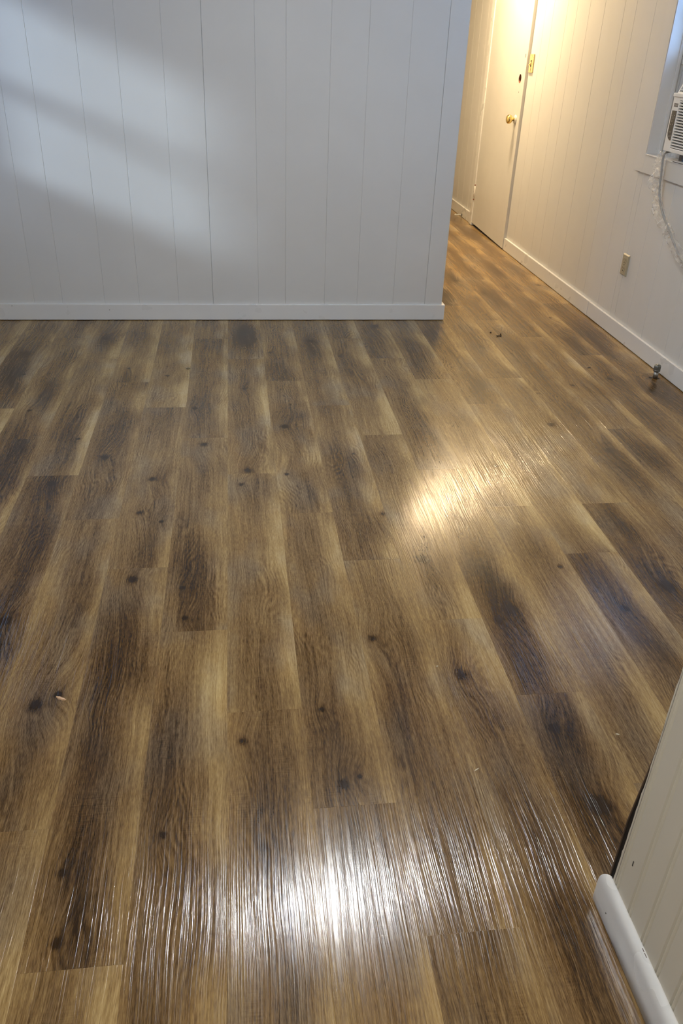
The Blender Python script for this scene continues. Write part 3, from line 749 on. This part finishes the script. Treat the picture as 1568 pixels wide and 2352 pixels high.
# ---------------------------------------------------------------- crumbs on the floor
def chip(name, x, y, l, w, h, ang, mat, label, cat, group=None, seed=0):
    bm = bmesh.new(); r = random.Random(seed)
    n = 6; rows = []
    for i in range(n + 1):
        t = i / n; ww = w * max(.12, math.sin(math.pi * (0.08 + .84 * t))) * r.uniform(.75, 1.1)
        rows.append([bm.verts.new(Vector(((t - .5) * l, s * ww / 2, z)) * W) for s, z in ((-1, .001), (1, .001), (.6, h * r.uniform(.7, 1.2)), (-.6, h * r.uniform(.7, 1.2)))])
    bm.faces.new(rows[0]); bm.faces.new(rows[-1][::-1])
    for p, q in zip(rows, rows[1:]):
        for i in range(4): bm.faces.new((p[i], p[(i + 1) % 4], q[(i + 1) % 4], q[i]))
    o = link(name, bm, mat); o.location = Vector((x, y, 0)) * W; o.rotation_euler.z = ang
    return tag(o, label, cat, group)
chip('wood_splinter', -2.23, 8.6, .15, .055, .018, -.45, M_CHIP, 'pale wood splinter lying beside a knot at the left of the floor', 'splinter', None, 1)
chip('lint_speck', 3.03, 8.85, .03, .02, .01, .3, M_LINT, 'tiny pale lint speck near the middle of the floor', 'debris', None, 2)
chip('lint_speck', 3.10, 6.90, .075, .018, .01, .5, M_LINT, 'thin pale lint sliver on the floor right of the big white glare', 'debris', None, 3)
chip('lint_speck', 5.14, 7.33, .05, .02, .012, -.4, M_LINT, 'small pale lint curl on the floor close to the beadboard partition', 'debris', None, 4)
for i, (x, y, l, a) in enumerate(((8.19, 24.2, .06, .4), (8.36, 23.86, .17, .1), (8.46, 24.02, .07, 1.2))):
    chip('dirt_crumb', x, y, l, .06, .03, a, M_CRUMB, ('tiny dark dirt crumb, leftmost of the cluster right of the white wall corner', 'longest dark dirt crumb of the cluster right of the white wall corner', 'small dark dirt crumb, rightmost of the cluster right of the white wall corner')[i], 'debris', 'crumbs in the hallway entrance', 5 + i)
chip('dirt_crumb', 10.17, 21.03, .10, .05, .02, .2, M_CRUMB, 'lone dark dirt crumb on the floor toward the right baseboard', 'debris', None, 9)
bm = bmesh.new()
lathe([(.042, .001), (.055, .001), (.055, .012), (.042, .012)], (0, 0, 0), 'z', 20, bm)
bmesh.ops.delete(bm, geom=[f for f in bm.faces if len(f.verts) > 4], context='FACES')
o = link('metal_ring', bm, M_RING, None, True); o.location = Vector((-1.06, 21.2, 0)) * W
tag(o, 'small dull grey ring lying flat on the floor before the white wall', 'ring')

# ---------------------------------------------------------------- lamps
def lamp(name, x, y, r, drop, col, watts, label):
    t = tag(empty(name, (x, y, H)), label, 'ceiling light')
    at(t, 'base', lathe([(r + .12, -.001), (r + .12, -.10), (r + .04, -.16)], (x, y, H), 'z', 40), M_FIXT, None, True)
    pf = [(r, -.11)] + [(r * math.cos(a), -.11 - drop * math.sin(a)) for a in [math.pi / 2 * k / 8 for k in range(1, 8)]] + [(.01, -.11 - drop)]
    area = math.pi * (r * W) ** 2
    at(t, 'diffuser', lathe(pf, (x, y, H), 'z', 40), emit(name + '_glow', col, watts / (math.pi * area * 1.6)), None, True)
    return t
lamp('room_ceiling_light', 2.65, 14.4, .55, .07, (0.95, 0.98, 1.0), ROOM_LAMP, 'cool white flush dome light on the room ceiling')
lamp('hall_ceiling_light', 9.7, 36.3, .50, .12, (1.0, 0.745, 0.435), HALL_LAMP, 'warm globe light on the hallway ceiling')
lamp('added_fill_light', -0.6, 0.4, .55, .07, (1.0, 0.94, 0.84), 70.0, 'unseen soft white fill light added on the ceiling above the viewpoint')  # added lamp with no known fixture; brightens the beadboard and near baseboard
